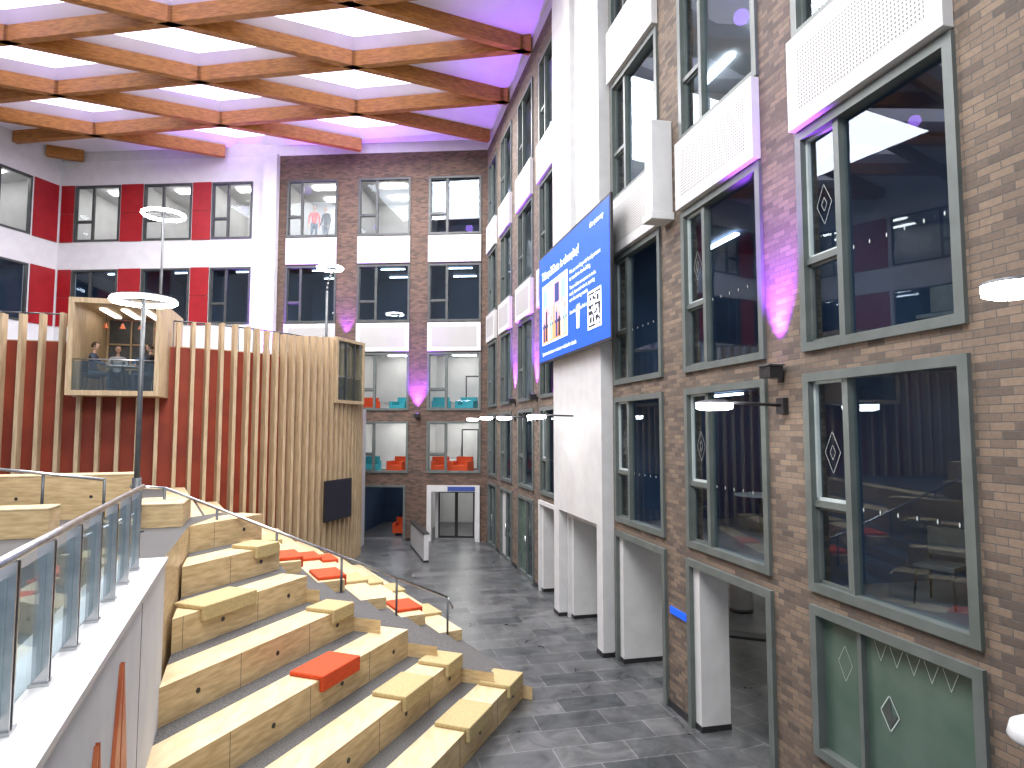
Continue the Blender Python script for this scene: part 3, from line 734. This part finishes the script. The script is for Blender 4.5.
for x in(-.6,.6):
    for y in(-.14,.14): mb.cyl((x,y,.4),(x*1.1,y*1.2,0),.02,SLAT,n=8)
mb.obj('bench',T(5.25,14.8,.005,-.4),bevel=.02)
mb=MB(); mb.cyl((0,0,0),(0,0,.1),.32,BLACK,n=28); mb.cyl((0,0,.1),(0,0,2.85),.3,WHITE,n=28); mb.obj('white_column',T(6.35,18.4,.0))
mb=MB(); mb.box(-.8,.8,-.4,.3,.1,.45,PRED); mb.box(-.8,.8,.25,.45,.1,1.5,PRED); mb.box(-.9,-.72,-.4,.45,.1,1.5,PRED); mb.box(.72,.9,-.4,.45,.1,1.5,PRED); mb.obj('high_back_sofa',T(2.95,20.6,.005,-.2),bevel=.04)
mb=MB(); mb.box(0,3.6,-.09,.09,0.08,1.05,WHITE); mb.box(-.01,3.61,-.1,.1,0,.08,BLACK); mb.box(-.02,3.62,-.12,.12,1.05,1.09,BLACK); mb.obj('low_partition_screen',frameM((-3.25,25.0),(-.3,1)))
mb=MB(); mb.box(-.3,.3,-.03,-.001,-.06,.06,SCRB); mb.obj('wall_sign',RM@T(rs(11.8),0,1.75))

# ---------------------------------------------------------------- people
def skin(name,chains,M,mat,parent,sub=2):
    bm=bmesh.new(); lay=bm.verts.layers.skin.verify(); vs={}
    def gv(k,p,r,root=False):
        if k not in vs:
            v=bm.verts.new(p); v[lay].radius=(r,r) if not isinstance(r,tuple) else r; v[lay].use_root=root; vs[k]=v
        return vs[k]
    first=True
    for ch in chains:
        prev=None
        for (k,p,r) in ch:
            v=gv(k,p,r,first); first=False
            if prev is not None and prev!=v and bm.edges.get((prev,v)) is None: bm.edges.new((prev,v))
            prev=v
    me=bpy.data.meshes.new(name); bm.to_mesh(me); bm.free(); me.materials.append(mat)
    o=bpy.data.objects.new(name,me); S.collection.objects.link(o); o.parent=parent; o.matrix_world=M
    s=o.modifiers.new('skin','SKIN'); s.use_smooth_shade=True; ss=o.modifiers.new('sub','SUBSURF'); ss.levels=sub; ss.render_levels=sub
    return o
def hand(M,parent,side):
    ch=[[('w',(0,0,0),.024),('p',(0,-.05,0),(.04,.018)),('k',(0,-.085,-.003),(.042,.016))]]
    for i,(x,l) in enumerate(((-.03,.062),(-.01,.075),(.01,.07),(.03,.052))):
        ch.append([('k',(0,0,0),0),('a%d'%i,(x,-.095,-.004),.010),('b%d'%i,(x*1.1,-.095-l*.5,-.012),.009),('c%d'%i,(x*1.15,-.095-l*.85,-.035),.008)])
    ch.append([('p',(0,0,0),0),('t1',(side*-.045,-.05,-.01),.011),('t2',(side*-.06,-.085,-.018),.009)])
    return skin('hand',ch,M,SKIN,parent,1)
def head(M,parent,hair):
    bm=bmesh.new(); bmesh.ops.create_uvsphere(bm,u_segments=24,v_segments=16,radius=1)
    for v in bm.verts:
        x,y,z=v.co; w=1-.22*max(0,-z); v.co=(x*.076*w,y*.098*(1-.1*max(0,-z)),z*.118)
    for side in(-1,1):
        r=bmesh.ops.create_uvsphere(bm,u_segments=8,v_segments=6,radius=.02); bmesh.ops.scale(bm,verts=r['verts'],vec=(.4,.9,1.4)); bmesh.ops.translate(bm,verts=r['verts'],vec=(side*.077,.005,-.005))
    r=bmesh.ops.create_cone(bm,segments=8,radius1=.018,radius2=.005,depth=.045,cap_ends=True); bmesh.ops.translate(bm,verts=r['verts'],vec=(0,-.1,-.01))
    for f in bm.faces: f.smooth=True
    n0=len(bm.faces)
    r=bmesh.ops.create_uvsphere(bm,u_segments=20,v_segments=14,radius=1)
    hv=r['verts']
    kill=[v for v in hv if (v.co.y<-.35 and v.co.z<.45) or v.co.z<-.45]
    for v in hv: v.co=(v.co.x*.084,v.co.y*.104+.008,v.co.z*.124+.006)
    bmesh.ops.delete(bm,geom=kill,context='VERTS')
    bm.faces.ensure_lookup_table()
    for i,f in enumerate(bm.faces):
        f.smooth=True
        if i>=n0 : f.material_index=1
    for side in(-1,1):
        r=bmesh.ops.create_uvsphere(bm,u_segments=8,v_segments=6,radius=.010); bmesh.ops.translate(bm,verts=r['verts'],vec=(side*.03,-.09,.008))
        for v in r['verts']:
            for f in v.link_faces: f.material_index=2
    r=bmesh.ops.create_cube(bm,size=1); bmesh.ops.scale(bm,verts=r['verts'],vec=(.04,.012,.008)); bmesh.ops.translate(bm,verts=r['verts'],vec=(0,-.085,-.055))
    for v in r['verts']:
        for f in v.link_faces: f.material_index=3
    me=bpy.data.meshes.new('head'); bm.to_mesh(me); bm.free()
    for m in(SKIN,hair,BLACK,PRED): me.materials.append(m)
    o=bpy.data.objects.new('head',me); S.collection.objects.link(o); o.parent=parent; o.matrix_world=M
def person(M,name,top,bot,seated=True,hair=HAIR):
    root=empty(name,M)
    if seated:
        pel=(0,0,.5)
        legs=lambda s:[('pel',pel,.13),('h%d'%s,(s*.1,-.03,.5),.088),('k%d'%s,(s*.12,-.43,.51),.058),('a%d'%s,(s*.12,-.40,.09),.038),('t%d'%s,(s*.13,-.56,.04),.032)]
        dz=0
        el,wr=(.24,-.1,.83),(.13,-.34,.79)
    else:
        pel=(0,0,.95)
        legs=lambda s:[('pel',pel,.13),('h%d'%s,(s*.09,0,.88),.088),('k%d'%s,(s*.1,-.02,.48),.056),('a%d'%s,(s*.1,.02,.08),.038),('t%d'%s,(s*.12,-.14,.03),.032)]
        dz=.45; el,wr=(.25,.02,1.15),(.25,-.14,.92)
    skin('legs',[legs(1),legs(-1)],M,bot,root)
    tor=[('pel',(0,0,pel[2]+.02),(.15,.11)),('s',(0,.02,.74+dz),(.135,.10)),('c',(0,.01,.97+dz),(.15,.105)),('n',(0,-.01,1.12+dz),.055)]
    arm=lambda s:[('c',(0,0,0),0),('sh%d'%s,(s*.18,.01,1.04+dz),.06),('e%d'%s,(s*el[0],el[1],el[2]),.044),('w%d'%s,(s*wr[0],wr[1],wr[2]),.03)]
    skin('torso',[tor,arm(1),arm(-1)],M,top,root)
    skin('neck',[[('a',(0,-.0,1.08+dz),.05),('b',(0,-.02,1.2+dz),.048)]],M,SKIN,root,1)
    head(M@T(0,-.035,1.31+dz)@Matrix.Rotation(.15,4,'X'),root,hair)
    for s in(1,-1): hand(M@Matrix.Translation((s*wr[0],wr[1],wr[2]))@(Matrix.Identity(4) if seated else Matrix.Rotation(1.2,4,'X')),root,s)
table(PM2@T(1.15,.35,6.095),.42,.74,WHITE)
for (x,y,yaw,t) in((.42,.35,math.pi/2,CL[0]),(.85,1.05,.25,CL[1]),(1.88,.35,-math.pi/2,CL[4]),(1.5,1.1,-.3,CL[2])):
    person(PM2@T(x,y,6.095,yaw),'person_seated_at_table',t,CL[0]); 
    chair(PM2@T(x,y,6.095,yaw),BLACK)
person(BM@T(bs(-9.6),.6,13.96,.3),'person_standing_at_window',CL[3],CL[0],False)
person(BM@T(bs(-9.1),.8,13.96,-.3),'person_standing_at_window',CL[4],CL[0],False)

# ---------------------------------------------------------------- lights, world, camera
def area(name,loc,size,power,col=(.98,.985,1),rot=(0,0,0),sy=None):
    l=bpy.data.lights.new(name,'AREA'); l.energy=power; l.color=col; l.size=size
    if sy: l.shape='RECTANGLE'; l.size_y=sy
    o=bpy.data.objects.new(name,l); S.collection.objects.link(o); o.location=loc; o.rotation_euler=rot; return o
area('added_fill_light',(-5,13,17.8),6,2300)  # area lights added to brighten the atrium, no fixtures modelled
area('added_fill_light',(-5,24,17.8),6,2400)
area('added_fill_light',(-14,22,17.8),6,2000)
area('added_fill_light',(-2,3,14),6,1900,rot=(math.radians(25),0,0))  # added fill, tilted, hung below roof level near the camera
for C in lights:
    if C.y>17 and C.x>-24:
        l=bpy.data.lights.new('coffer_led','POINT'); l.energy=24; l.color=(.45,.2,1); l.shadow_soft_size=.25
        o=bpy.data.objects.new('coffer_led',l); S.collection.objects.link(o); o.location=(C.x,C.y,18.35)
w=bpy.data.worlds.new('world'); S.world=w; w.use_nodes=True; w.node_tree.nodes['Background'].inputs[0].default_value=(.82,.87,1,1); w.node_tree.nodes['Background'].inputs[1].default_value=.75
cam=bpy.data.cameras.new('camera'); cam.sensor_width=36; cam.lens=650/1024*36; cam.clip_end=200
co=bpy.data.objects.new('camera',cam); S.collection.objects.link(co); co.location=(0,0,5.0); co.rotation_euler=(math.radians(90+4.05),0,0)
S.camera=co
